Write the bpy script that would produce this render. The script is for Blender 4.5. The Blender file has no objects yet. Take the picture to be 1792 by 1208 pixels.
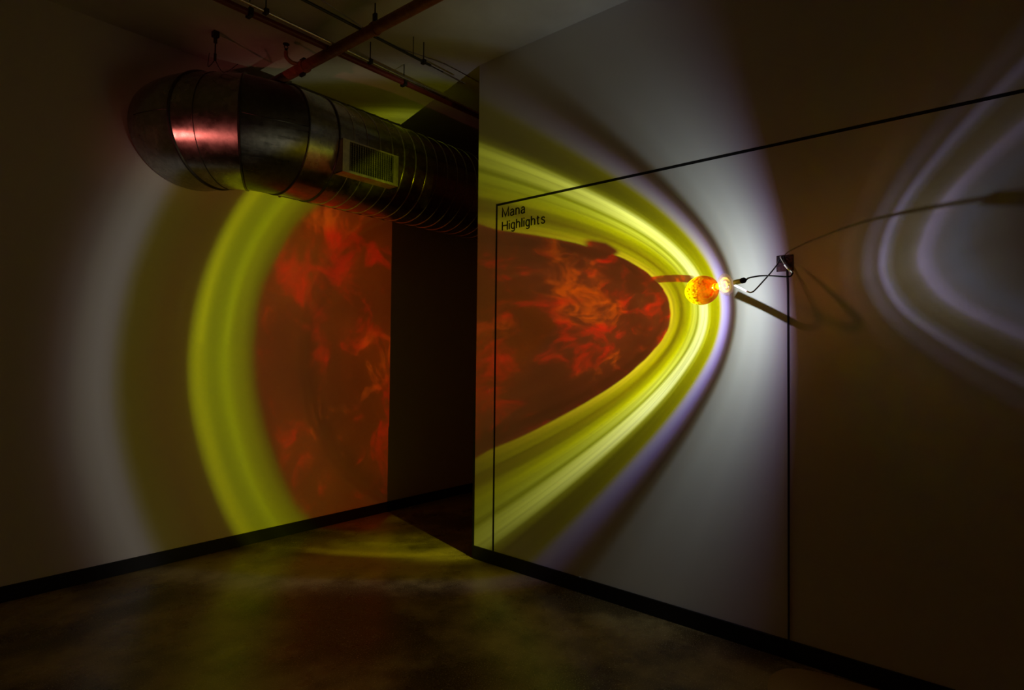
import bpy, bmesh, math, random
from mathutils import Vector, Matrix
random.seed(7)
S = bpy.context.scene
COL = S.collection
PI = math.pi

# ------------------------------------------------------------------ measured layout (metres)
B = 3.40        # partition face stands at x = B
A = 4.94        # left wall face at y = A
H = 3.976       # ceiling
E = 3.294       # end edge of the partition (y)
BB = 0.103      # base board height
LAMP = Vector((2.8294, 1.0270, 1.9723))
_a, _e = 1.20027, -0.08347
AX = Vector((math.cos(_a)*math.cos(_e), math.sin(_a)*math.cos(_e), math.sin(_e)))
E1 = Vector((math.sin(_a), -math.cos(_a), 0))
E2 = E1.cross(AX)
BACK = Vector((math.cos(4.930)*math.cos(0.141), math.sin(4.930)*math.cos(0.141), math.sin(0.141)))

# ------------------------------------------------------------------ camera
F, YAW, PITCH, ROLL = 1028.86, 0.70912, 0.021944, 0.010409
cam = bpy.data.cameras.new('camera'); co = bpy.data.objects.new('camera', cam); COL.objects.link(co)
fw = Vector((math.cos(YAW)*math.cos(PITCH), math.sin(YAW)*math.cos(PITCH), math.sin(PITCH)))
rt = Vector((math.sin(YAW), -math.cos(YAW), 0)); up = rt.cross(fw)
c_, s_ = math.cos(ROLL), math.sin(ROLL)
r2 = rt*c_ + up*s_; u2 = -rt*s_ + up*c_
M = Matrix((r2, u2, -fw)).transposed().to_4x4(); M.translation = Vector((0, 0, 1.6))
co.matrix_world = M
cam.sensor_width = 36; cam.sensor_fit = 'HORIZONTAL'; cam.lens = F/1792*36
cam.clip_start = 0.02; cam.clip_end = 60
S.camera = co
vs = S.view_settings
S.display_settings.display_device = 'sRGB'
vs.view_transform = 'Standard'; vs.look = 'None'; vs.exposure = 0; vs.gamma = 1; vs.use_curve_mapping = False

# ------------------------------------------------------------------ world: a faint warm gloom
w = bpy.data.worlds.new('world'); S.world = w; w.use_nodes = True
bg = w.node_tree.nodes['Background']; bg.inputs[0].default_value = (1, .17, .03, 1); bg.inputs[1].default_value = 0.009

# ------------------------------------------------------------------ node helper
class NT:
    def __init__(s, tree): s.t = tree; s.n = tree.nodes; s.l = tree.links
    def new(s, typ, **kw):
        n = s.n.new(typ)
        for k, v in kw.items(): setattr(n, k, v)
        return n
    def put(s, sock, v):
        if isinstance(v, bpy.types.NodeSocket): s.l.new(v, sock)
        elif v is not None:
            if isinstance(v, (tuple, list, Vector)):
                v = tuple(v)
                if len(v) == 3 and sock.type == 'RGBA': v = v + (1,)
            sock.default_value = v
    def m(s, op, a, b=None, c=None, clamp=False):
        n = s.new('ShaderNodeMath', operation=op, use_clamp=clamp)
        s.put(n.inputs[0], a); s.put(n.inputs[1], b); s.put(n.inputs[2], c)
        return n.outputs[0]
    def dot(s, a, b):
        n = s.new('ShaderNodeVectorMath', operation='DOT_PRODUCT'); s.put(n.inputs[0], a); s.put(n.inputs[1], b); return n.outputs['Value']
    def vm(s, op, a, b=None, scale=None):
        n = s.new('ShaderNodeVectorMath', operation=op); s.put(n.inputs[0], a)
        if b is not None: s.put(n.inputs[1], b)
        if scale is not None: s.put(n.inputs['Scale'], scale)
        return n.outputs['Vector']
    def mr(s, v, a, b, c=0., d=1., smooth=True):
        n = s.new('ShaderNodeMapRange', interpolation_type='SMOOTHSTEP' if smooth else 'LINEAR', clamp=True)
        s.put(n.inputs[0], v); s.put(n.inputs[1], a); s.put(n.inputs[2], b); s.put(n.inputs[3], c); s.put(n.inputs[4], d)
        return n.outputs[0]
    def ramp(s, v, stops):
        n = s.new('ShaderNodeValToRGB'); cr = n.color_ramp; cr.interpolation = 'LINEAR'
        while len(cr.elements) > 1: cr.elements.remove(cr.elements[-1])
        cr.elements[0].position = stops[0][0]; cr.elements[0].color = tuple(stops[0][1]) + (1,)
        for p, c in stops[1:]:
            e = cr.elements.new(p); e.color = tuple(c) + (1,)
        s.put(n.inputs[0], v); return n.outputs[0]
    def mix(s, f, a, b, blend='MIX'):
        n = s.new('ShaderNodeMix', data_type='RGBA', blend_type=blend, clamp_factor=True)
        s.put(n.inputs[0], f); s.put(n.inputs[6], a); s.put(n.inputs[7], b); return n.outputs[2]
    def noise(s, vec, scale, detail=2., rough=.5, dist=0.):
        n = s.new('ShaderNodeTexNoise'); s.put(n.inputs['Vector'], vec); n.inputs['Scale'].default_value = scale
        n.inputs['Detail'].default_value = detail; n.inputs['Roughness'].default_value = rough; n.inputs['Distortion'].default_value = dist
        return n.outputs['Fac']

# ------------------------------------------------------------------ the art lamp's light: beam through the glass, coloured by angle from its axis
WATT = 39.48        # watts for one unit of radiant intensity
def radii(stops, top, vmax):
    return [(t/top, [max(0, c/vmax) for c in col]) for t, col in stops]

def beam_light():
    L = bpy.data.lights.new('beam_light', 'POINT'); L.energy = WATT*BEAM_K; L.shadow_soft_size = 0.0012
    L.use_nodes = True; t = NT(L.node_tree)
    em = [n for n in t.n if n.type == 'EMISSION'][0]
    D = t.new('ShaderNodeNewGeometry').outputs['Incoming']
    ca = t.dot(D, AX)
    th = t.m('MULTIPLY', t.m('ARCCOSINE', ca), 180/PI)
    x1 = t.dot(D, E1); x2 = t.dot(D, E2)
    phi = t.m('MULTIPLY', t.m('ARCTAN2', x2, x1), 180/PI)
    ux = t.new('ShaderNodeSeparateXYZ'); t.put(ux.inputs[0], D); ux = ux.outputs[0]
    sn = t.m('MAXIMUM', t.m('SINE', t.m('ARCCOSINE', ca)), 1e-3)
    side = t.mr(t.m('DIVIDE', x1, sn), -0.55, -0.18)          # 0 = away from the partition, 1 = towards it
    # gentle waviness of the rings
    wob = t.m('MULTIPLY_ADD', t.noise(D, 1.6, 1.0), 2.2, -1.1)
    thw = t.m('ADD', th, wob)
    f = t.m('DIVIDE', thw, 90., clamp=True)
    VM = 8.0
    right = [(20.0, (.3, .08, .01)), (20.9, (1.6, 1.3, .02)), (22.6, (2.3, 1.85, .04)), (24.5, (1.45, 1.35, 0)), (25.8, (.75, .60, 0)), (27.0, (1.1, 1.0, 0)),
             (29.0, (1.9, 2.0, 0)), (31.3, (2.2, 2.5, .25)), (32.1, (1.3, 1.5, .02)), (33.2, (3.6, 4.0, 1.2)), (35.2, (3.5, 3.9, 1.5)), (36.4, (1.0, 1.1, .05)),
             (37.6, (.40, .42, 0)), (39.6, (.31, .31, 0)), (41.2, (.42, .42, .0)), (41.9, (.50, .49, .25)), (42.7, (.52, .50, .75)), (43.9, (.40, .38, .80)),
             (45.4, (.23, .18, .50)), (46.8, (.10, .07, .12)), (48.2, (.055, .035, .035)), (49.4, (.11, .11, .09)), (51, (.21, .23, .22)), (56, (.29, .325, .32)),
             (63, (.27, .30, .31)), (68, (.19, .205, .23)), (72, (.125, .12, .16)), (76, (.065, .052, .085)), (79, (.030, .016, .024)), (81, (.012, .004, .002)), (90, (.008, .002, 0))]
    left = [(27.0, (1.0, .25, .0)), (28.2, (1.5, 1.15, 0)), (29.3, (2.2, 2.2, 0)), (30.2, (2.6, 2.7, 0)), (31.0, (3.8, 4.3, 0)), (32.1, (2.5, 2.8, 0)), (32.9, (2.6, 2.9, 0)),
            (33.9, (4.7, 4.8, .0)), (34.5, (3.2, 3.3, 0)), (35.2, (.75, .45, 0)), (37.5, (.62, .32, .0)), (40.3, (.62, .50, 0)), (41.0, (.9, .78, .3)),
            (41.8, (1.35, 1.25, 1.15)), (42.6, (1.5, 1.42, 1.35)), (43.8, (1.15, 1.05, 1.0)), (45.0, (.52, .42, .47)), (46.3, (.2, .1, .14)), (48.3, (.06, .01, .01)), (56, (.03, .01, 0))]
    cr = t.ramp(f, radii(right, 90, VM)); cl = t.ramp(f, radii(left, 90, VM))
    c = t.mix(side, cl, cr)
    # fine concentric streaks
    cv = t.new('ShaderNodeCombineXYZ'); t.put(cv.inputs[0], t.m('MULTIPLY', th, .9)); t.put(cv.inputs[1], t.m('MULTIPLY', phi, .012)); t.put(cv.inputs[2], 3.3)
    st = t.noise(cv.outputs[0], 1.0, 3., .6)
    stm = t.mr(st, .25, .75, .60, 1.38, False)
    ringm = t.m('MULTIPLY', t.mr(th, 20, 23), t.mr(th, 41, 36, 0, 1))
    stm = t.m('MULTIPLY_ADD', t.m('SUBTRACT', stm, 1.), t.m('MULTIPLY', ringm, t.mr(side, 0, 1, .35, 1.)), 1.)
    c = t.vm('SCALE', c, scale=stm)
    bf = t.mr(ux, .15, .50, .12, 1., False)
    bf = t.m('MAXIMUM', bf, t.mr(th, 37., 39.))
    sz0 = t.new('ShaderNodeSeparateXYZ'); t.put(sz0.inputs[0], D)
    cut = t.m('MULTIPLY', t.mr(sz0.outputs[2], .10, .45, 0., .42), t.mr(th, 49., 47.))
    bf = t.m('MULTIPLY', bf, t.m('SUBTRACT', 1., cut))
    cb = t.new('ShaderNodeCombineXYZ'); cb.inputs[0].default_value = 1; cb.inputs[1].default_value = 1; t.put(cb.inputs[2], bf)
    c = t.vm('MULTIPLY', c, cb.outputs[0])
    # beam strength lowered by direction so the near wall does not burn out
    g = t.ramp(ux, [(.0, (1.3,)*3), (.15, (1.55,)*3), (.26, (1.45,)*3), (.36, (1.2,)*3), (.475, (1,)*3), (.6, (.60,)*3), (.73, (.30,)*3), (.85, (.24,)*3)]) if False else \
        t.ramp(ux, [(.0, (.5,)*3), (.15, (.775,)*3), (.26, (.725,)*3), (.36, (.60,)*3), (.475, (.5,)*3), (.6, (.30,)*3), (.73, (.18,)*3), (.85, (.14,)*3)])
    gs = t.m('MULTIPLY', g, 2.0)
    gm = t.mr(thw, 38.0, 35.4, 0, 1)
    gs = t.m('MULTIPLY_ADD', t.m('SUBTRACT', gs, 1.), gm, 1.)
    c = t.vm('SCALE', c, scale=gs)
    # the cloudy red core
    vec = t.new('ShaderNodeMapping'); vec.inputs['Scale'].default_value = (1, 1, .8); t.put(vec.inputs[0], D)
    n1 = t.noise(vec.outputs[0], 15., 6., .68, .8); n2 = t.noise(vec.outputs[0], 5.0, 2., .5)
    cloud = t.m('ADD', t.m('MULTIPLY', n1, .72), t.m('MULTIPLY', n2, .5))
    cloud = t.m('MULTIPLY_ADD', th, -0.0022, t.m('ADD', cloud, .020))
    cl1 = t.mr(cloud, .562, .78)
    n3 = t.noise(t.vm('ADD', D, (4., 1., 2.)), 5., 2.)
    hot = t.mix(t.mr(n3, .50, .64), (2.1/VM, .035/VM, .004/VM), (2.0/VM, .24/VM, .002/VM))
    dark = t.mix(side, (.50/VM, .060/VM, .001/VM), (.40/VM, .056/VM, .010/VM))
    dark = t.vm('SCALE', dark, scale=t.mr(t.m('ADD', n2, 0.), .3, .7, .7, 1.25))
    core = t.mix(cl1, dark, hot)
    gc = t.ramp(ux, [(0, (.85,)*3), (.2, (.80,)*3), (.25, (.73,)*3), (.33, (.47,)*3), (.45, (.30,)*3), (.55, (.19,)*3), (.7, (.13,)*3)])
    core = t.vm('SCALE', core, scale=t.m('MULTIPLY', gc, 4.1))
    # core border: 20.5 deg towards the partition, 27.3 deg on the other side, ragged
    bo = t.mr(side, 0, 1, 27.6, 22.1)
    bw = t.m('SUBTRACT', thw, t.m('ADD', bo, t.m('MULTIPLY_ADD', t.noise(D, 7., 2.), 1.6, -.8)))
    inside = t.mr(bw, t.mr(side, 0, 1, .7, .35), t.mr(side, 0, 1, -.7, -.35), 0, 1)
    # shadow bar across the yellow rings and a notch, drawn into the beam colours
    pc = t.m('SUBTRACT', phi, t.m('MULTIPLY_ADD', th, -1.06, 59.4))
    bar = t.mr(t.m('ABSOLUTE', pc), 4.3, 3.1, 0, 1)
    bar = t.m('MULTIPLY', bar, t.mr(th, 36, 32, 0, 1))
    pn = t.m('ABSOLUTE', t.m('SUBTRACT', phi, 74.))
    notch = t.m('MULTIPLY', t.mr(pn, 9., 5., 0, 1), t.mr(t.m('ADD', th, t.m('MULTIPLY', pn, .12)), 25.2, 23.8, 0, 1))
    inside = t.m('MAXIMUM', inside, t.m('MAXIMUM', t.m('MULTIPLY', bar, .93), notch))
    c = t.mix(inside, c, core)
    # white light that the amber egg then filters: divide by the egg's own transmission inside its outline
    ka = (1-EGG_A)**2
    t_full = tuple(a_*b_*ka for a_, b_ in zip(EGG_F, EGG_B)); t_edge = tuple(a_*a_*ka for a_ in EGG_F)
    tr = t.mix(t.mr(th, 20.8, 21.9), t_full, t_edge)
    tr = t.mix(t.mr(th, 21.75, 22.5), tr, (1, 1, 1))
    tr = t.vm('SCALE', tr, scale=120.)
    c = t.vm('DIVIDE', c, tr)
    # shade on the floor set in the beam itself: white light dimmed downwards
    sz = t.new('ShaderNodeSeparateXYZ'); t.put(sz.inputs[0], D)
    floor_dim = t.m('MULTIPLY', t.m('MULTIPLY', t.mr(ux, .24, .06), t.mr(sz.outputs[2], -.45, -.62)), t.mr(th, 46, 50))
    c = t.vm('SCALE', c, scale=t.m('MULTIPLY_ADD', floor_dim, -.94, 1.))
    front = t.mr(ca, -.25, .0)
    t.put(em.inputs['Color'], c); t.put(em.inputs['Strength'], t.m('MULTIPLY', front, 120*VM))
    o = bpy.data.objects.new('beam_light', L); COL.objects.link(o); o.location = LAMP
    return o

def back_light():
    """light thrown back by the glass disc: faint violet rings on the partition behind the lamp"""
    L = bpy.data.lights.new('reflected_light', 'POINT'); L.energy = WATT*BACK_K; L.shadow_soft_size = 0.004
    L.use_nodes = True; t = NT(L.node_tree)
    em = [n for n in t.n if n.type == 'EMISSION'][0]
    D = t.new('ShaderNodeNewGeometry').outputs['Incoming']
    th = t.m('MULTIPLY', t.m('ARCCOSINE', t.dot(D, BACK)), 180/PI)
    th = t.m('ADD', th, t.m('MULTIPLY_ADD', t.noise(D, 2.5, 1.), 2.0, -1.0))
    V = .5
    st = [(0, (.2, .2, .18)), (9, (.2, .2, .18)), (13, (.05, .045, .045)), (14.5, (.045, .040, .042)), (17.8, (.080, .080, .088)), (20.6, (.12, .135, .19)), (22.6, (.145, .140, .175)), (24.0, (.25, .22, .34)), (25.0, (.29, .25, .38)),
          (25.8, (.16, .14, .14)), (27, (.105, .09, .07)), (29.2, (.080, .064, .040)), (30.6, (.11, .10, .12)), (31.6, (.19, .17, .27)), (32.4, (.14, .12, .19)), (33.2, (.055, .038, .034)),
          (34.6, (.068, .052, .070)), (35.6, (.065, .048, .062)), (37.6, (.034, .016, .009)), (40.8, (.044, .018, .010)), (44.4, (.030, .008, .002)), (53, (.018, .0042, .0008)), (62, (.006, .0015, 0)), (75, (.001, .0002, 0)), (90, (0, 0, 0))]
    c = t.ramp(t.m('DIVIDE', th, 90., clamp=True), radii(st, 90, V))
    n = t.mr(t.noise(D, 3.0, 3., .6), .3, .7, .78, 1.2)
    lowf = t.mr(t.dot(D, (0, 0, 1)), -.45, .1, .55, 1.)
    t.put(em.inputs['Color'], t.vm('SCALE', c, scale=t.m('MULTIPLY', n, lowf))); t.put(em.inputs['Strength'], V)
    o = bpy.data.objects.new('reflected_light', L); COL.objects.link(o); o.location = LAMP + AX*.040
    return o
EGG_A = .16; EGG_F = (.95, .50, .25); EGG_B = (.60, .060, .020); BEAM_K = 1.0; BACK_K = 0.72
beam_light(); back_light()

# a red exit lamp glowing far off in the dark room behind the photographer
xl = bpy.data.lights.new('exit_lamp', 'AREA'); xl.shape = 'RECTANGLE'; xl.size = .16; xl.size_y = .09; xl.energy = .36; xl.color = (1, .20, .16); xl.spread = math.radians(18)
xo = bpy.data.objects.new('exit_lamp', xl); COL.objects.link(xo); xo.location = (-2.40, 3.36, 1.43)
xo.rotation_euler = (Vector((1.62, 4.40, 3.17)) - xo.location).to_track_quat('-Z', 'Y').to_euler()

# ------------------------------------------------------------------ materials
def principled(name, col=(.5, .5, .5), rough=.5, metal=0., **kw):
    m = bpy.data.materials.new(name); m.use_nodes = True; t = NT(m.node_tree); p = m.node_tree.nodes['Principled BSDF']
    p.inputs['Base Color'].default_value = tuple(col) + (1,); p.inputs['Roughness'].default_value = rough; p.inputs['Metallic'].default_value = metal
    for k, v in kw.items(): p.inputs[k].default_value = v
    return m, t, p
def bump(t, p, h, dist, strength=.5):
    b = t.new('ShaderNodeBump'); b.inputs['Strength'].default_value = strength; b.inputs['Distance'].default_value = dist
    t.put(b.inputs['Height'], h); t.put(p.inputs['Normal'], b.outputs[0])
def pos(t): return t.new('ShaderNodeNewGeometry').outputs['Position']

m_wall, t, p = principled('white_wall_paint', (.78, .76, .735), .75)
p.inputs['Specular IOR Level'].default_value = .25
bump(t, p, t.noise(pos(t), 160, 3), .0008, .35)
m_ceil, t, p = principled('ceiling_paint', (.70, .69, .66), .85)
p.inputs['Specular IOR Level'].default_value = .2
t.put(p.inputs['Base Color'], t.mix(t.mr(t.noise(pos(t), 1.3, 4, .6), .35, .7), (.62, .61, .58), (.74, .73, .70)))
bump(t, p, t.noise(pos(t), 40, 4), .003, .5)
m_black, t, p = principled('black_vinyl_base', (.004, .004, .0045), .55)
m_line, t, p = principled('black_vinyl_line', (.004, .004, .004), .7)
m_floor, t, p = principled('polished_concrete', (.06, .045, .028), .3)
P = pos(t)
big = t.mr(t.noise(P, 1.15, 5, .62), .40, .62); spk = t.mr(t.noise(P, 130, 2, .7), .60, .68); spk2 = t.mr(t.noise(P, 75, 2, .6), .62, .72)
base = t.mix(big, (.10, .068, .026), (.42, .315, .13))
base = t.mix(t.m('MULTIPLY', spk2, .5), base, (.04, .028, .014))
base = t.mix(t.m('MULTIPLY', spk, .9), base, (.80, .70, .42))
t.put(p.inputs['Base Color'], base)
t.put(p.inputs['Roughness'], t.mr(t.noise(P, 2.2, 5, .65), .3, .7, .22, .38))
p.inputs['Specular IOR Level'].default_value = .55
bump(t, p, t.m('ADD', t.noise(P, 60, 3), t.m('MULTIPLY', t.noise(P, 6, 3), 3.)), .0012, .5)

def metal(name, col, rough, streak=(1, 1, 1)):
    m, t, p = principled(name, col, rough, 1.)
    P = pos(t); mp = t.new('ShaderNodeMapping'); mp.inputs['Scale'].default_value = streak; t.put(mp.inputs[0], P)
    n = t.noise(mp.outputs[0], 3.2, 5, .65); n2 = t.noise(P, 26, 3, .6)
    t.put(p.inputs['Base Color'], t.mix(t.mr(n2, .4, .62), tuple(c*.82 for c in col), col))
    t.put(p.inputs['Roughness'], t.m('ADD', t.mr(n, .3, .7, rough-.07, rough+.10), t.m('MULTIPLY', n2, .06)))
    bump(t, p, t.noise(P, 5, 2), .006, .25)
    return m
m_duct = metal('galvanised_steel', (.40, .40, .39), .20)
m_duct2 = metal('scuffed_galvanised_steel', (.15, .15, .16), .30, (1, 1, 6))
m_seam = metal('dark_seam_steel', (.10, .10, .10), .35)
m_ridge = metal('spiral_seam_steel', (.62, .62, .58), .32)
m_reg = metal('register_steel', (.60, .60, .52), .40)
m_dark, t, p = principled('duct_shade_black', (.008, .008, .008), .9)  # near-black colour standing in for the shade inside the duct
m_pipe, t, p = principled('rust_red_pipe_paint', (.42, .12, .055), .5)
t.put(p.inputs['Base Color'], t.mix(t.mr(t.noise(pos(t), 18, 4, .6), .4, .65), (.24, .075, .035), (.34, .12, .055)))
m_red, t, p = principled('dark_red_conduit_paint', (.16, .02, .02), .45)
m_emt = metal('conduit_steel', (.62, .60, .58), .25)
m_iron, t, p = principled('black_iron', (.03, .025, .022), .5, .4)
m_cable, t, p = principled('black_cable_rubber', (.018, .018, .022), .42)
m_brass, t, p = principled('brushed_brass', (.90, .78, .25), .34, 1.)
m_white, t, p = principled('white_sleeve', (.85, .85, .88), .4)
m_box, t, p = principled('dark_brown_box', (.10, .030, .022), .5)
t.put(p.inputs['Base Color'], t.mix(t.mr(t.noise(pos(t), 70, 3), .42, .6), (.05, .018, .018), (.14, .05, .035)))

def glass(name, tint, body, amount, gloss=.05, rough=.05, detail=None):
    """thin coloured glass: mostly see-through filter, a little light scattered by its pigment, a glossy skin"""
    m = bpy.data.materials.new(name); m.use_nodes = True; t = NT(m.node_tree)
    for n in list(t.n):
        if n.type != 'OUTPUT_MATERIAL': t.n.remove(n)
    out = [n for n in t.n if n.type == 'OUTPUT_MATERIAL'][0]
    tr = t.new('ShaderNodeBsdfTransparent'); t.put(tr.inputs[0], tint(t) if callable(tint) else tint)
    di = t.new('ShaderNodeBsdfDiffuse'); tl = t.new('ShaderNodeBsdfTranslucent')
    gl = t.new('ShaderNodeBsdfGlossy'); gl.inputs['Roughness'].default_value = rough
    if detail: body, amount = detail(t)
    t.put(di.inputs[0], body); t.put(tl.inputs[0], body)
    m1 = t.new('ShaderNodeMixShader'); m1.inputs[0].default_value = .55; t.l.new(di.outputs[0], m1.inputs[1]); t.l.new(tl.outputs[0], m1.inputs[2])
    m2 = t.new('ShaderNodeMixShader'); t.put(m2.inputs[0], amount); t.l.new(tr.outputs[0], m2.inputs[1]); t.l.new(m1.outputs[0], m2.inputs[2])
    fr = t.new('ShaderNodeLayerWeight'); fr.inputs[0].default_value = .25
    m3 = t.new('ShaderNodeMixShader'); t.put(m3.inputs[0], t.m('MULTIPLY', fr.outputs['Fresnel'], gloss))
    t.l.new(m2.outputs[0], m3.inputs[1]); t.l.new(gl.outputs[0], m3.inputs[2]); t.l.new(m3.outputs[0], out.inputs[0])
    return m
def egg_tint(t):
    z = t.new('ShaderNodeSeparateXYZ'); t.put(z.inputs[0], t.new('ShaderNodeTexCoord').outputs['Object'])
    return t.mix(t.mr(z.outputs[2], -.030, -.010), EGG_F, EGG_B)
def egg_detail(t):
    P = t.new('ShaderNodeTexCoord').outputs['Object']
    z = t.new('ShaderNodeSeparateXYZ'); t.put(z.inputs[0], P); z = z.outputs[2]
    edge = t.m('ADD', z, t.m('MULTIPLY_ADD', t.noise(P, 18, 2), .05, -.025))
    yel = t.mr(edge, -.052, -.044)                                   # far part carries the yellow crackle
    sp = t.mr(t.noise(P, 62, 4, .7), .36, .50)
    patch = t.mr(t.noise(t.vm('ADD', P, (3, 1, 5)), 20, 2), .56, .68)
    y = t.mix(sp, (.11, .035, .002), (.42, .58, .010))
    y = t.mix(t.m('MULTIPLY', patch, .8), y, (.16, .05, .004))
    r = t.mix(t.mr(t.noise(P, 30, 2), .4, .6), (.060, .0008, .0), (.085, .006, .0003))
    return t.mix(yel, r, y), EGG_A

m_egg = glass('amber_glass', egg_tint, (.9, .5, .03), EGG_A, .12, .08, egg_detail)
def disc_detail(t):
    P = t.new('ShaderNodeTexCoord').outputs['Object']
    r = t.vm('MULTIPLY', P, (1, 1, 0)); ln = t.new('ShaderNodeVectorMath', operation='LENGTH'); t.put(ln.inputs[0], r)
    n = t.noise(P, 45, 3)
    c = t.mix(t.mr(t.m('MULTIPLY_ADD', n, .02, ln.outputs['Value']), .020, .045), (.80, .16, .05), (.95, .55, .22))
    return c, t.mr(ln.outputs['Value'], .046, .054, DISC_A, DISC_A*2.5)
DISC_A = .0024
m_disc = glass('pale_amber_disc', (.985, .97, .94), (.9, .5, .2), DISC_A, .4, .1, disc_detail)
m_neck = glass('orange_glass_neck', (.99, .975, .95), (.95, .40, .02), .012, .0, .1)

# ------------------------------------------------------------------ mesh helpers
def obj(name, bm, mat, parent=None, smooth=None):
    me = bpy.data.meshes.new(name)
    bm.normal_update(); bm.to_mesh(me); bm.free()
    if mat: me.materials.append(mat)
    if smooth is not None:
        for f in me.polygons: f.use_smooth = True
        if smooth < 180:
            me.set_sharp_from_angle(angle=math.radians(smooth))
    o = bpy.data.objects.new(name, me); COL.objects.link(o)
    if parent: o.parent = parent; o.matrix_parent_inverse = parent.matrix_basis.inverted()
    return o
def box(bm, a, b):
    v = [bm.verts.new((x, y, z)) for x in (a[0], b[0]) for y in (a[1], b[1]) for z in (a[2], b[2])]
    for f in ((0, 1, 3, 2), (4, 6, 7, 5), (0, 4, 5, 1), (2, 3, 7, 6), (0, 2, 6, 4), (1, 5, 7, 3)): bm.faces.new([v[i] for i in f])
    return v
def bevbox(bm, a, b, w):
    box(bm, a, b); bmesh.ops.recalc_face_normals(bm, faces=bm.faces)
    bmesh.ops.bevel(bm, geom=list(bm.edges), offset=w, segments=1, affect='EDGES')
def frame(d):
    d = Vector(d).normalized(); u = Vector((0, 0, 1)) if abs(d.z) < .9 else Vector((1, 0, 0))
    a = d.cross(u).normalized(); return a, a.cross(d).normalized(), d
def loft(bm, rings, cap=True, closed=True):
    R = [[bm.verts.new(p) for p in r] for r in rings]; n = len(R[0])
    for i in range(len(R)-1):
        for j in range(n):
            k = (j+1) % n; bm.faces.new((R[i][j], R[i][k], R[i+1][k], R[i+1][j]))
    if cap: bm.faces.new(R[0][::-1]); bm.faces.new(R[-1])
    bmesh.ops.recalc_face_normals(bm, faces=bm.faces)
def circle(c, a, b, r, n=24): return [Vector(c) + a*(r*math.cos(2*PI*i/n)) + b*(r*math.sin(2*PI*i/n)) for i in range(n)]
def cyl(bm, p, q, r, n=20, r2=None):
    p, q = Vector(p), Vector(q); a, b, _ = frame(q-p); loft(bm, [circle(p, a, b, r, n), circle(q, a, b, r if r2 is None else r2, n)])
def smoothpath(pts, k=6):
    P = [Vector(p) for p in pts]; out = []
    for i in range(len(P)-1):
        p0 = P[max(i-1, 0)]; p1 = P[i]; p2 = P[i+1]; p3 = P[min(i+2, len(P)-1)]
        for j in range(k):
            t = j/k; out.append(.5*((2*p1) + (p2-p0)*t + (2*p0-5*p1+4*p2-p3)*t*t + (3*p1-p0-3*p2+p3)*t**3))
    out.append(P[-1]); return out
def tube(bm, pts, r, n=10):
    pts = [Vector(p) for p in pts]; rings = []; a = None
    for i, p in enumerate(pts):
        d = (pts[min(i+1, len(pts)-1)] - pts[max(i-1, 0)]).normalized()
        if a is None: a, b, _ = frame(d)
        else: a = (a - d*a.dot(d)).normalized(); b = a.cross(d).normalized() * 1
        rings.append(circle(p, a, d.cross(a).normalized(), r, n))
    loft(bm, rings)
def lathe(bm, prof, n=48, closed=False):
    """profile of (radius, height) about +Z; closed profile makes a solid ring"""
    R = []
    for r, z in prof:
        if r < 1e-6: R.append([bm.verts.new((0, 0, z))]*n)
        else: R.append([bm.verts.new((r*math.cos(2*PI*i/n), r*math.sin(2*PI*i/n), z)) for i in range(n)])
    m = len(R)
    for i in range(m if closed else m-1):
        a, b = R[i], R[(i+1) % m]
        for j in range(n):
            k = (j+1) % n; vs = []
            for v in (a[j], a[k], b[k], b[j]):
                if v not in vs: vs.append(v)
            if len(vs) > 2: bm.faces.new(vs)
    bmesh.ops.recalc_face_normals(bm, faces=bm.faces)
def thing(name, label, cat, loc=(0, 0, 0), group=None):
    o = bpy.data.objects.new(name, None); COL.objects.link(o); o.location = loc; o.empty_display_size = .1
    o['label'] = label; o['category'] = cat
    if group: o['group'] = group
    return o
def tag(o, label, cat, group=None):
    o['label'] = label; o['category'] = cat
    if group: o['group'] = group
    return o
def struct(name, bm, mat, label=None, parent=None):
    o = obj(name, bm, mat, parent)
    if parent is None:
        o['kind'] = 'structure'; o['category'] = name.split('_')[0]
    if label: o['label'] = label
    return o

# ------------------------------------------------------------------ the room
bm = bmesh.new(); box(bm, (-5.5, -4.5, -.12), (8.0, A+.15, 0)); floor = struct('floor', bm, m_floor, 'dark brown polished concrete floor with fine speckle')
bm = bmesh.new(); box(bm, (-5.5, -4.5, H), (8.0, A+.15, H+.15)); struct('ceiling', bm, m_ceil, 'rough painted ceiling above the hanging pipes')
bm = bmesh.new(); box(bm, (-5.5, A, 0), (8.0, A+.15, H)); struct('wall_left', bm, m_wall, 'long white wall behind the round duct, lit by yellow and violet arcs')
bm = bmesh.new(); box(bm, (B, -4.5, 0), (B+.15, E, H)); struct('wall_right', bm, m_wall, 'white partition wall beside the hanging glass lamp')
bm = bmesh.new(); bevbox(bm, (-5.5, A-.012, 0), (8.0, A, BB), .002); struct('baseboard_left', bm, m_black, 'black vinyl base strip along the foot of the far wall')
bm = bmesh.new(); bevbox(bm, (B-.012, -4.5, 0), (B, E, BB), .002); struct('baseboard_right', bm, m_black, 'black vinyl base strip along the foot of the partition')
bm = bmesh.new(); bevbox(bm, (B+.001, E, 0), (B+.149, E+.028, 1.33), .002); struct('trim_1', bm, m_black, 'black guard strip on the lower end edge of the partition')
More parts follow.
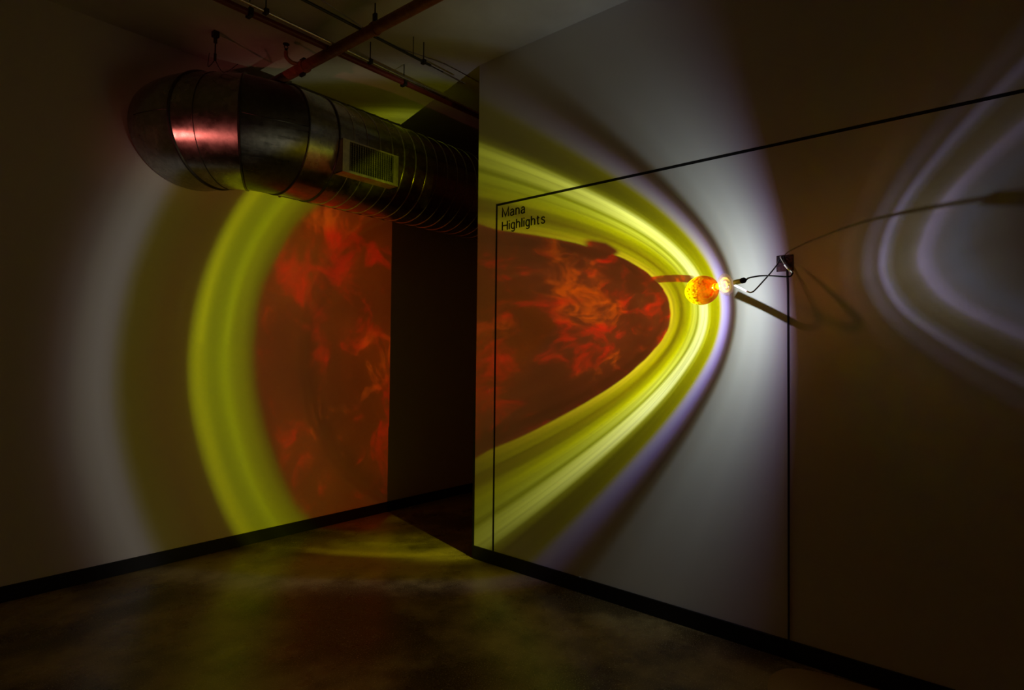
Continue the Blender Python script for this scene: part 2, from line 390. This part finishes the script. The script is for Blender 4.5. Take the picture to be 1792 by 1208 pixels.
# repaired patch of the floor by the partition
m_patch, t, p = principled('patch_concrete', (.10, .070, .040), .5)
P = pos(t); t.put(p.inputs['Base Color'], t.mix(t.mr(t.noise(P, 190, 2), .60, .74), t.mix(t.noise(P, 4, 4), (.46, .30, .11), (.62, .43, .18)), (.30, .24, .15)))
bm = bmesh.new()
out = [(2.86, .84), (3.00, .92), (3.12, .953), (3.22, .945), (3.30, .90), (3.345, .80), (3.37, .60), (3.375, .2), (3.37, -.4), (3.0, -.6), (2.8, -.3), (2.76, .3), (2.78, .66)]
out = [(q.x, q.y) for q in smoothpath([(x, y, 0) for x, y in out] + [(out[0][0], out[0][1], 0)], 4)][:-1]
lo = [bm.verts.new((x, y, -.002)) for x, y in out]; hi = [bm.verts.new((x*.999, y*.999, .004)) for x, y in out]
bm.faces.new(hi)
for i in range(len(out)): bm.faces.new((lo[i], lo[(i+1) % len(out)], hi[(i+1) % len(out)], hi[i]))
bmesh.ops.recalc_face_normals(bm, faces=bm.faces)
o = obj('floor_patch', bm, m_patch, floor); o['label'] = 'rounded repair patch of lighter concrete at the foot of the partition'

# ------------------------------------------------------------------ vinyl frame line and words on the partition
vg = thing('wall_sign', 'thin black vinyl frame line with the words Mana Highlights on the partition wall', 'sign', (B, 3.08, 0))
T = .0012
bm = bmesh.new(); box(bm, (B-T, -4.4, 2.7895), (B, 3.095, 2.8065)); obj('top_line', bm, m_line, vg)
bm = bmesh.new(); box(bm, (B-T, 3.080, BB), (B, 3.095, 2.7895)); obj('side_line', bm, m_line, vg)
def ell(cx, cy, rx, ry, a0, a1, n=12):
    return [(cx+rx*math.cos(math.radians(a0+(a1-a0)*i/n)), cy+ry*math.sin(math.radians(a0+(a1-a0)*i/n))) for i in range(n+1)]
arch = [(0, .38)] + ell(.19, .44, .19, .26, 165, 0, 9) + [(.38, 0)]
GLYPH = {
 'M': (.72, [[(0, 0), (0, 1), (.36, .06), (.72, 1), (.72, 0)]]),
 'H': (.60, [[(0, 0), (0, 1)], [(.60, 0), (.60, 1)], [(0, .53), (.60, .53)]]),
 'n': (.38, [[(0, 0), (0, .73)], arch]), 'h': (.38, [[(0, 0), (0, 1.03)], arch]),
 'l': (0, [[(0, 0), (0, 1.03)]]), 'i': (0, [[(0, 0), (0, .71)], [(0, .90), (0, 1.02)]]),
 'a': (.41, [ell(.20, .50, .17, .20, 168, 0, 9) + [(.37, .10), (.41, 0)], [(.37, .43), (.20, .40), (.06, .34), (.01, .21), (.04, .06), (.15, -.01), (.28, .03), (.37, .16)]]),
 'g': (.38, [ell(.19, .355, .19, .355, 0, 360, 18), [(.38, .72), (.38, -.08)] + ell(.20, -.09, .18, .20, 0, -150, 8)]),
 't': (.26, [[(.09, .92), (.09, .14), (.13, .02), (.26, .01)], [(-.03, .70), (.26, .70)]]),
 's': (.34, [[(.33, .55), (.28, .67), (.17, .71), (.06, .66), (.02, .54), (.08, .43), (.26, .34), (.345, .20), (.29, .04), (.17, -.01), (.05, .04), (0, .17)]])}
def ribbon(bm, pts, w, put):
    n = len(pts); closed = (Vector(pts[0])-Vector(pts[-1])).length < 1e-6; L_, R_ = [], []
    for i in range(n):
        p = Vector(pts[i])
        a = Vector(pts[i-1]) if i else (Vector(pts[-2]) if closed else None)
        b = Vector(pts[i+1]) if i < n-1 else (Vector(pts[1]) if closed else None)
        d1 = (p-a).normalized() if a is not None else (b-p).normalized(); d2 = (b-p).normalized() if b is not None else d1
        n1 = Vector((-d1.y, d1.x)); n2 = Vector((-d2.y, d2.x)); m_ = (n1+n2)
        m_ = m_.normalized() if m_.length > 1e-4 else n1
        k = w/2/max(.42, m_.dot(n1)); L_.append(p+m_*k); R_.append(p-m_*k)
    V = [[bm.verts.new(put(q.x, q.y, z)) for q in (L_[i], R_[i]) for z in (0, 1)] for i in range(n)]
    for i in range(n-1):
        a, b = V[i], V[i+1]
        for f in ((a[1], a[3], b[3], b[1]), (a[0], a[1], b[1], b[0]), (a[2], b[2], b[3], a[3])): bm.faces.new(f)
    if not closed:
        for a in (V[0], V[-1]): bm.faces.new((a[0], a[2], a[3], a[1]))
def word(txt, label, y0, zb, width, cap):
    tot = sum(GLYPH[c][0] for c in txt) + .235*(len(txt)-1) + .105
    sx = width/tot; x = .0525
    e_ = bpy.data.objects.new('word', None); COL.objects.link(e_); e_.location = (B, y0, zb); e_.parent = vg; e_.matrix_parent_inverse = Matrix.Translation(-Vector(vg.location)); e_['label'] = label
    for c in txt:
        bm = bmesh.new(); wd, st = GLYPH[c]
        for k_, pl in enumerate(st): ribbon(bm, pl, .12, lambda u, v, z, x=x, k_=k_: Vector((B-(T+.0002*k_)*z, y0-(x+u)*sx, zb+v*cap)))
        bmesh.ops.recalc_face_normals(bm, faces=bm.faces)
        g_ = obj('letter', bm, m_line); g_.parent = e_; g_.matrix_parent_inverse = Matrix.Translation(-Vector((B, y0, zb)))
        x += wd + .235
word('Mana', 'upper word reading Mana', 3.031, 2.6935, .232, .0690)
word('Highlights', 'lower word reading Highlights', 3.031, 2.5900, .421, .0670)

# ------------------------------------------------------------------ the round duct with its elbow
YD, ZD, RD = 4.475, 3.330, .430
XC = 2.34                                   # elbow turns about the vertical line (XC, A)
duct = thing('air_duct', 'large round galvanised air duct with segmented elbow turning into the left wall', 'duct', (XC, YD, ZD-RD))
def hoop(phi, r=RD, R=A-YD, stretch=1.0, n=72, ex=1.0):
    ph = math.radians(phi); d = Vector((-math.sin(ph), -math.cos(ph), 0)); c = Vector((XC, A, ZD))
    pts = []
    for i in range(n):
        an = 2*PI*i/n; off = d*(R + r*math.cos(an)*stretch); off.x *= ex
        pts.append(c + off + Vector((0, 0, r*math.sin(an))))
    return pts
def section(name, rings, mat, smooth=40, parent=duct):
    bm = bmesh.new(); loft(bm, rings, cap=False); return obj(name, bm, mat, parent, smooth)
def lerp(a, b, t, bulge=0): return [p.lerp(q, t) for p, q in zip(a, b)]
def hoop_band(ring, wdt, h, mat, name='joint_band'):
    """raised band that follows a ring of points"""
    n = len(ring); c = sum(ring, Vector())/n; N = (ring[0]-c).cross(ring[n//4]-c).normalized()
    bm = bmesh.new(); R = []
    for p in ring:
        o_ = (p-c).normalized()
        R.append([p - N*wdt - o_*.002, p - N*wdt*.6 + o_*h, p + N*wdt*.6 + o_*h, p + N*wdt - o_*.002])
    V = [[bm.verts.new(q) for q in r] for r in R]
    for i in range(n):
        a, b = V[i], V[(i+1) % n]
        for k in range(3): bm.faces.new((a[k], a[k+1], b[k+1], b[k]))
    bmesh.ops.recalc_face_normals(bm, faces=bm.faces)
    return obj(name, bm, mat, duct, 60)
h0, h1, h2, h3 = hoop(0), hoop(32, stretch=1.0), hoop(62, ex=1.03), hoop(89, ex=1.06)
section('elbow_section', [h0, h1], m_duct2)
section('elbow_section', [h1, h2], m_duct)
mids = [[p for p in hoop(a_, ex=1.03+.03*(a_-62)/27)] for a_ in (69, 76, 83)]
section('elbow_section', [h2] + mids + [h3], m_duct, 180)
for r_, w_ in ((h0, .007), (h1, .010), (h2, .011)): hoop_band(r_, w_, .010, m_seam)
hoop_band(lerp(h1, h2, .66), .003, .004, m_seam)
def xring(x, r=RD, n=72, tilt=0.):
    return [Vector((x + tilt*math.cos(2*PI*i/n), YD + r*math.cos(2*PI*i/n)*-1, ZD + r*math.sin(2*PI*i/n))) for i in range(n)]
section('collar', [xring(XC), xring(2.60)], m_duct)
hoop_band(xring(2.60), .009, .010, m_seam)
section('spiral_pipe', [xring(2.60), xring(7.9)], m_duct)
x = 2.725; k = 0
while x < 6.4:
    hoop_band(xring(x, tilt=.012), .0035, .0045, m_ridge, 'seam_ridge'); x += .128
# long seams on the elbow pieces
def seamline(a, b, i):
    bm = bmesh.new(); p, q = a[i], b[i]; tube(bm, [p.lerp(q, u) for u in (0, .5, 1)], .0035, 6); obj('long_seam', bm, m_seam, duct, 180)
seamline(h0, h1, 0)
bm = bmesh.new(); tube(bm, [r_[0] for r_ in [h2]+mids], .0035, 6); obj('long_seam', bm, m_seam, duct, 180)

# register (air grille) on the duct's side
YR = YD-RD-.050
reg = obj('air_grille', bmesh.new(), m_reg, duct)
def rpt(u, v, y):     # u along the duct 0..1, v up 0..1
    return Vector((2.597 + .545*u, y, 3.050 + .262*v))
bm = bmesh.new()
U0, U1, V0, V1 = .115, .905, .075, .955
for (a, b, c, d) in ((0, U0, 0, 1), (U1, 1, 0, 1), (U0, U1, 0, V0), (U0, U1, V1, 1)):
    p, q = rpt(a, c, YR), rpt(b, d, YR+.006); box(bm, p, q)
for (a, b, c, d) in ((0, .008, 0, 1), (.992, 1, 0, 1), (0, 1, 0, .02), (0, 1, .98, 1)):
    p, q = rpt(a, c, YR+.006), rpt(b, d, YR+.12); box(bm, p, q)
bmesh.ops.recalc_face_normals(bm, faces=bm.faces)
me = bpy.data.meshes.new('air_grille'); bm.to_mesh(me); bm.free(); me.materials.append(m_reg); reg.data = me
bm = bmesh.new(); box(bm, rpt(U0, V0, YR+.040), rpt(U1, V1, YR+.046)); obj('grille_shade_plate', bm, m_dark, reg)  # added dark sheet behind the slats, in place of real shade
slat = None
for i in range(19):
    u = U0 + (U1-U0)*(i+.5)/19
    p = rpt(u, (V0+V1)/2, YR+.005)
    if slat is None:
        bm = bmesh.new(); hh = .262*(V1-V0)/2
        v = [bm.verts.new(q) for q in ((-.0015, -.004, -hh), (.0015, -.004, -hh), (.0065, .012, -hh), (.0035, .012, -hh), (-.0015, -.004, hh), (.0015, -.004, hh), (.0065, .012, hh), (.0035, .012, hh))]
        for f in ((0, 1, 2, 3), (4, 7, 6, 5), (0, 4, 5, 1), (1, 5, 6, 2), (2, 6, 7, 3), (3, 7, 4, 0)): bm.faces.new([v[j] for j in f])
        bmesh.ops.recalc_face_normals(bm, faces=bm.faces)
        o = obj('slat', bm, m_reg); slat = o
    else: o = slat.copy(); COL.objects.link(o)
    o.parent = reg; o.matrix_parent_inverse = reg.matrix_world.inverted(); o.location = p
bar = None
for i in range(13):
    v_ = V0 + (V1-V0)*(i+.5)/13
    if bar is None:
        bm = bmesh.new(); hw = .545*(U1-U0)/2; box(bm, (-hw, 0, -.0009), (hw, .006, .0009)); bmesh.ops.recalc_face_normals(bm, faces=bm.faces); o = obj('cross_slat', bm, m_reg); bar = o
    else: o = bar.copy(); COL.objects.link(o)
    o.parent = reg; o.matrix_parent_inverse = reg.matrix_world.inverted(); o.location = rpt((U0+U1)/2, v_, YR+.019)

# duct hanger: rod from the ceiling, turnbuckle and two wires down to the duct
hg = thing('duct_hanger', 'thin steel rod hanger with forked wires above the duct elbow', 'hanger', (1.80, 4.45, H))
HX, HY = 1.806, 4.45
bm = bmesh.new(); bevbox(bm, (HX-.022, HY-.022, H-.045), (HX+.022, HY+.022, H), .004); cyl(bm, (HX, HY, H-.085), (HX, HY, H-.045), .013, 12); obj('anchor', bm, m_iron, hg)
bm = bmesh.new(); cyl(bm, (HX, HY, H-.19), (HX, HY, H-.08), .005, 10); obj('rod', bm, m_iron, hg)
bm = bmesh.new(); cyl(bm, (HX, HY, H-.215), (HX, HY, H-.165), .010, 8); obj('clamp', bm, m_iron, hg)
for sx in (-1, 1):
    bm = bmesh.new(); tube(bm, smoothpath([(HX, HY, H-.21), (HX+sx*.055, HY-.02, H-.29), (HX+sx*.100, HY-.15, ZD+math.sqrt(RD**2-(YD-HY+.15)**2)+.002)], 4), .0028, 6); obj('wire', bm, m_iron, hg, 180)

# ------------------------------------------------------------------ sprinkler main, rust red
ZP = 3.803
def xp(y): return 2.368 + (2.301-2.368)*(y-2.729)/(4.578-2.729)
sp = thing('sprinkler_pipe', 'rust red sprinkler pipe crossing under the ceiling toward the duct', 'pipe', (xp(3), 3, ZP))
bm = bmesh.new(); cyl(bm, (xp(-4.0), -4.0, ZP), (xp(A+.02), A+.02, ZP), .0385, 28); obj('pipe_run', bm, m_pipe, sp, 40)
bm = bmesh.new(); ys = 4.125; cyl(bm, (xp(ys-.045), ys-.045, ZP), (xp(ys+.045), ys+.045, ZP), .048, 24); obj('tee_fitting', bm, m_pipe, sp, 40)
for dz in (.055, -.055):
    bm = bmesh.new(); bevbox(bm, (xp(ys)-.012, ys-.03, ZP+dz-.012), (xp(ys)+.012, ys+.03, ZP+dz+.012), .003); obj('bolt', bm, m_iron, sp)
hx, hy = 2.178, 4.118
bm = bmesh.new(); tube(bm, smoothpath([(xp(ys)-.03, ys, ZP+.012), (2.235, 4.13, ZP+.006), (hx+.012, hy, ZP+.016), (hx, hy, ZP+.035), (hx, hy, ZP+.065)], 5), .015, 12); obj('branch_pipe', bm, m_pipe, sp, 180)
bm = bmesh.new(); cyl(bm, (hx, hy, ZP+.06), (hx, hy, ZP+.085), .011, 12); 
for sx in (-1, 1): tube(bm, smoothpath([(hx+sx*.008, hy, ZP+.083), (hx+sx*.015, hy, ZP+.100), (hx, hy, ZP+.118)], 3), .003, 6)
head = obj('sprinkler_head', bm, m_iron, sp)
bm = bmesh.new(); cyl(bm, (hx, hy, ZP+.117), (hx, hy, ZP+.121), .024, 16); obj('deflector', bm, m_iron, head)
py = 3.259
bm = bmesh.new(); cyl(bm, (xp(py), py-.012, ZP), (xp(py), py+.012, ZP), .045, 24); ring_ = obj('hanger_ring', bm, m_pipe, sp, 40)
bm = bmesh.new(); bevbox(bm, (xp(py)-.012, py-.016, ZP+.04), (xp(py)+.012, py+.016, ZP+.105), .004); obj('hanger_clevis', bm, m_iron, ring_)
bm = bmesh.new(); cyl(bm, (xp(py), py, ZP+.09), (xp(py), py, H), .005, 8); obj('hanger_rod', bm, m_iron, ring_)

# ------------------------------------------------------------------ conduits along the ceiling
def conduit(name, label, y, z, r, x0, x1, mat, clamps, dy=0.):
    o = thing(name, label, 'conduit', (x0, y, z))
    bm = bmesh.new(); cyl(bm, (x0, y, z), (x1, y+dy, z), r, 16); obj('conduit_run', bm, mat, o, 40)
    for cx in clamps:
        yy = y + dy*(cx-x0)/(x1-x0)
        bm = bmesh.new(); bevbox(bm, (cx-.014, yy-r-.010, z-r-.006), (cx+.014, yy+r+.010, z+r+.006), .003); cl = obj('conduit_clamp', bm, m_iron, o)
        bm = bmesh.new(); cyl(bm, (cx, yy, z+r), (cx, yy, H), .004, 8); obj('clamp_rod', bm, m_iron, cl)
    return o
conduit('ceiling_conduit', 'thin shiny steel conduit under the ceiling, nearest to the dark red one', 3.634, H-.15, .011, -.5, 6.5, m_emt, [.75, 1.80, 2.62], .12)
conduit('ceiling_conduit', 'thicker dark red conduit running along the ceiling beside the shiny one', 3.790, H-.15, .022, -.5, 6.5, m_red, [.70, 1.74, 3.0], -.06)
conduit('ceiling_conduit', 'thin black conduit hung under the ceiling between partition and sprinkler pipe', 3.345, H-.15, .010, -.5, 2.95, m_cable, [.9, 2.88], .035)
o = thing('ceiling_rod', 'short bright steel rod ending in mid air near the top corner of the partition', 'rod', (3.1, 3.375, H-.14))
bm = bmesh.new(); cyl(bm, (2.75, 3.380, H-.150), (3.08, 3.384, H-.150), .0045, 10); obj('rod_shaft', bm, m_iron, o)
bm = bmesh.new(); cyl(bm, (3.08, 3.384, H-.150), (3.34, 3.387, H-.150), .0065, 10); obj('rod_sleeve', bm, m_emt, o)
bm = bmesh.new(); cyl(bm, (2.78, 3.380, H-.150), (2.78, 3.380, H), .003, 8); obj('rod_wire', bm, m_iron, o)
o = obj('ceiling_cable', bmesh.new(), m_cable)
bm = bmesh.new(); tube(bm, smoothpath([(-.5, 3.20, H-.02), (.8, 3.27, H-.05), (1.9, 3.33, H-.11), (2.6, 3.44, H-.10), (3.2, 3.47, H-.02), (3.8, 3.50, H-.012)], 8), .0045, 8)
me = bpy.data.meshes.new('ceiling_cable'); bm.to_mesh(me); bm.free(); me.materials.append(m_emt); o.data = me
tag(o, 'thin loose pale wire sagging beside the black conduit under the ceiling', 'cable')

# ------------------------------------------------------------------ the glass lamp
def axis_matrix(s):
    z = AX; x_ = E1.normalized(); y_ = z.cross(x_).normalized()
    m = Matrix((x_, y_, z)).transposed().to_4x4(); m.translation = LAMP + AX*s; return m
lamp = thing('glass_lamp', 'hanging lamp with speckled amber glass egg, pale amber disc and brass holder', 'lamp', LAMP)
def lpart(name, bm, mat, s, smooth=180):
    o = obj(name, bm, mat, None, smooth); o.parent = lamp; o.matrix_parent_inverse = Matrix.Translation(LAMP).inverted(); o.matrix_basis = axis_matrix(s); return o
bm = bmesh.new(); n = 28
prof = []
for i in range(n+1):
    a = PI*i/n; z = -math.cos(a)*.092; r = .0745*math.sin(a)
    prof.append((max(r, 0 if i in (0, n) else 1e-4), z))
prof[0] = (0, prof[0][1]); prof[-1] = (0, prof[-1][1])
lathe(bm, prof, 56); lpart('glass_egg', bm, m_egg, .205)
bm = bmesh.new(); lathe(bm, [(.0185, .0015), (.030, .0028), (.045, .0015), (.053, -.001), (.0555, .001), (.0545, .004), (.045, .0065), (.030, .0075), (.0185, .006)], 56, True)
disc = lpart('glass_disc', bm, m_disc, .046)
bm = bmesh.new(); lathe(bm, [(.0180, 0), (.0182, .030), (.0165, .042), (.0178, .058), (.0205, .066), (.0195, .067), (.0165, .058), (.0152, .042), (.0168, .030), (.0168, 0)], 40, True)
lpart('glass_neck', bm, m_neck, .052)
bm = bmesh.new(); lathe(bm, [(0, -.006), (.010, -.006), (.0105, -.004), (.0125, -.004), (.0125, -.046), (0, -.046)], 32); lpart('brass_holder', bm, m_brass, 0, 40)
bm = bmesh.new(); lathe(bm, [(0, -.046), (.0135, -.046), (.0135, -.060), (.009, -.067), (.005, -.072), (0, -.072)], 24); lpart('black_end_cap', bm, m_cable, 0, 40)
# three thin pins hold the disc to the brass holder
def wpart(name, pts, r, mat, parent=lamp, n=10, k=5):
    bm = bmesh.new(); tube(bm, smoothpath(pts, k), r, n); return obj(name, bm, mat, parent, 180)
tail = LAMP - AX*.070
cable = [tail, (2.8085, .9575, 1.9815), (2.83, .9640, 1.9875)] + [[2.86, 0.9555, 1.9958], [2.9, 0.9288, 2.0049], [2.912, 0.8932, 2.0047], [2.918, 0.8561, 1.9996], [2.928, 0.8183, 1.9949], [2.935, 0.8, 1.9982], [2.94, 0.7939, 2.0117]]
wpart('cable', cable, .0038, m_cable)
wpart('white_ferrule', [[2.94, 0.7939, 2.0117], [2.955, 0.8156, 2.0343], [2.975, 0.8365, 2.0578]], .0058, m_white)
wpart('lead_wire', [[2.975, 0.8365, 2.0578], [3.02, 0.8597, 2.0825], [3.08, 0.8848, 2.1071], [3.18, 0.9177, 2.1329], [3.3, 0.9509, 2.1574], [3.386, 0.9668, 2.1663]], .0024, m_emt)
wpart('lead_wire', [(3.386, .955, 2.155), (3.355, .950, 2.150), (3.345, .938, 2.130), (3.360, .930, 2.118), (3.388, .928, 2.112)], .0026, m_cable)
wpart('support_rod', [(3.39, .9709, 2.160), (3.34, .9683, 2.1446), (3.28, .9624, 2.1116), (3.18, .9612, 2.0601), (3.06, .9661, 1.9973), (2.97, .9729, 1.9488), (2.947, .979, 1.9358), (2.943, .9913, 1.9334), (2.942, 1.0048, 1.9398)], .0036, m_cable)
wpart('white_rod', [(2.942, 1.0048, 1.9398), (2.944, 1.0361, 1.9577), (2.930, 1.0610, 1.9733)], .0040, m_white)

# mounting box on the partition and the cable that runs down from it
jb = thing('junction_box', 'small square dark brown box on the partition where the lamp wires end', 'box', (B, .956, 2.133))
bm = bmesh.new(); bevbox(bm, (B-.010, .913, 2.088), (B, .999, 2.176), .0015); obj('back_plate', bm, m_box, jb)
bm = bmesh.new(); bevbox(bm, (B-.022, .955, 2.135), (B-.010, .993, 2.170), .002); obj('terminal_block', bm, m_iron, jb)
for yy, zz in ((.920, 2.095), (.992, 2.095), (.920, 2.169)):
    bm = bmesh.new(); cyl(bm, (B-.0115, yy, zz), (B-.010, yy, zz), .003, 10); obj('screw', bm, m_iron, jb)
dc = obj('wall_cable', (lambda b: (tube(b, smoothpath([(B-.010, .945, 2.10), (B-.008, .943, 2.06), (B-.006, .9400, 1.9), (B-.006, .9375, 1.2), (B-.006, .9365, .5), (B-.006, .9360, BB+.004)], 6), .0050, 10), b)[1])(bmesh.new()), m_cable, None, 180)
tag(dc, 'thin dark cable running straight down the partition from the brown box to the base', 'cable')
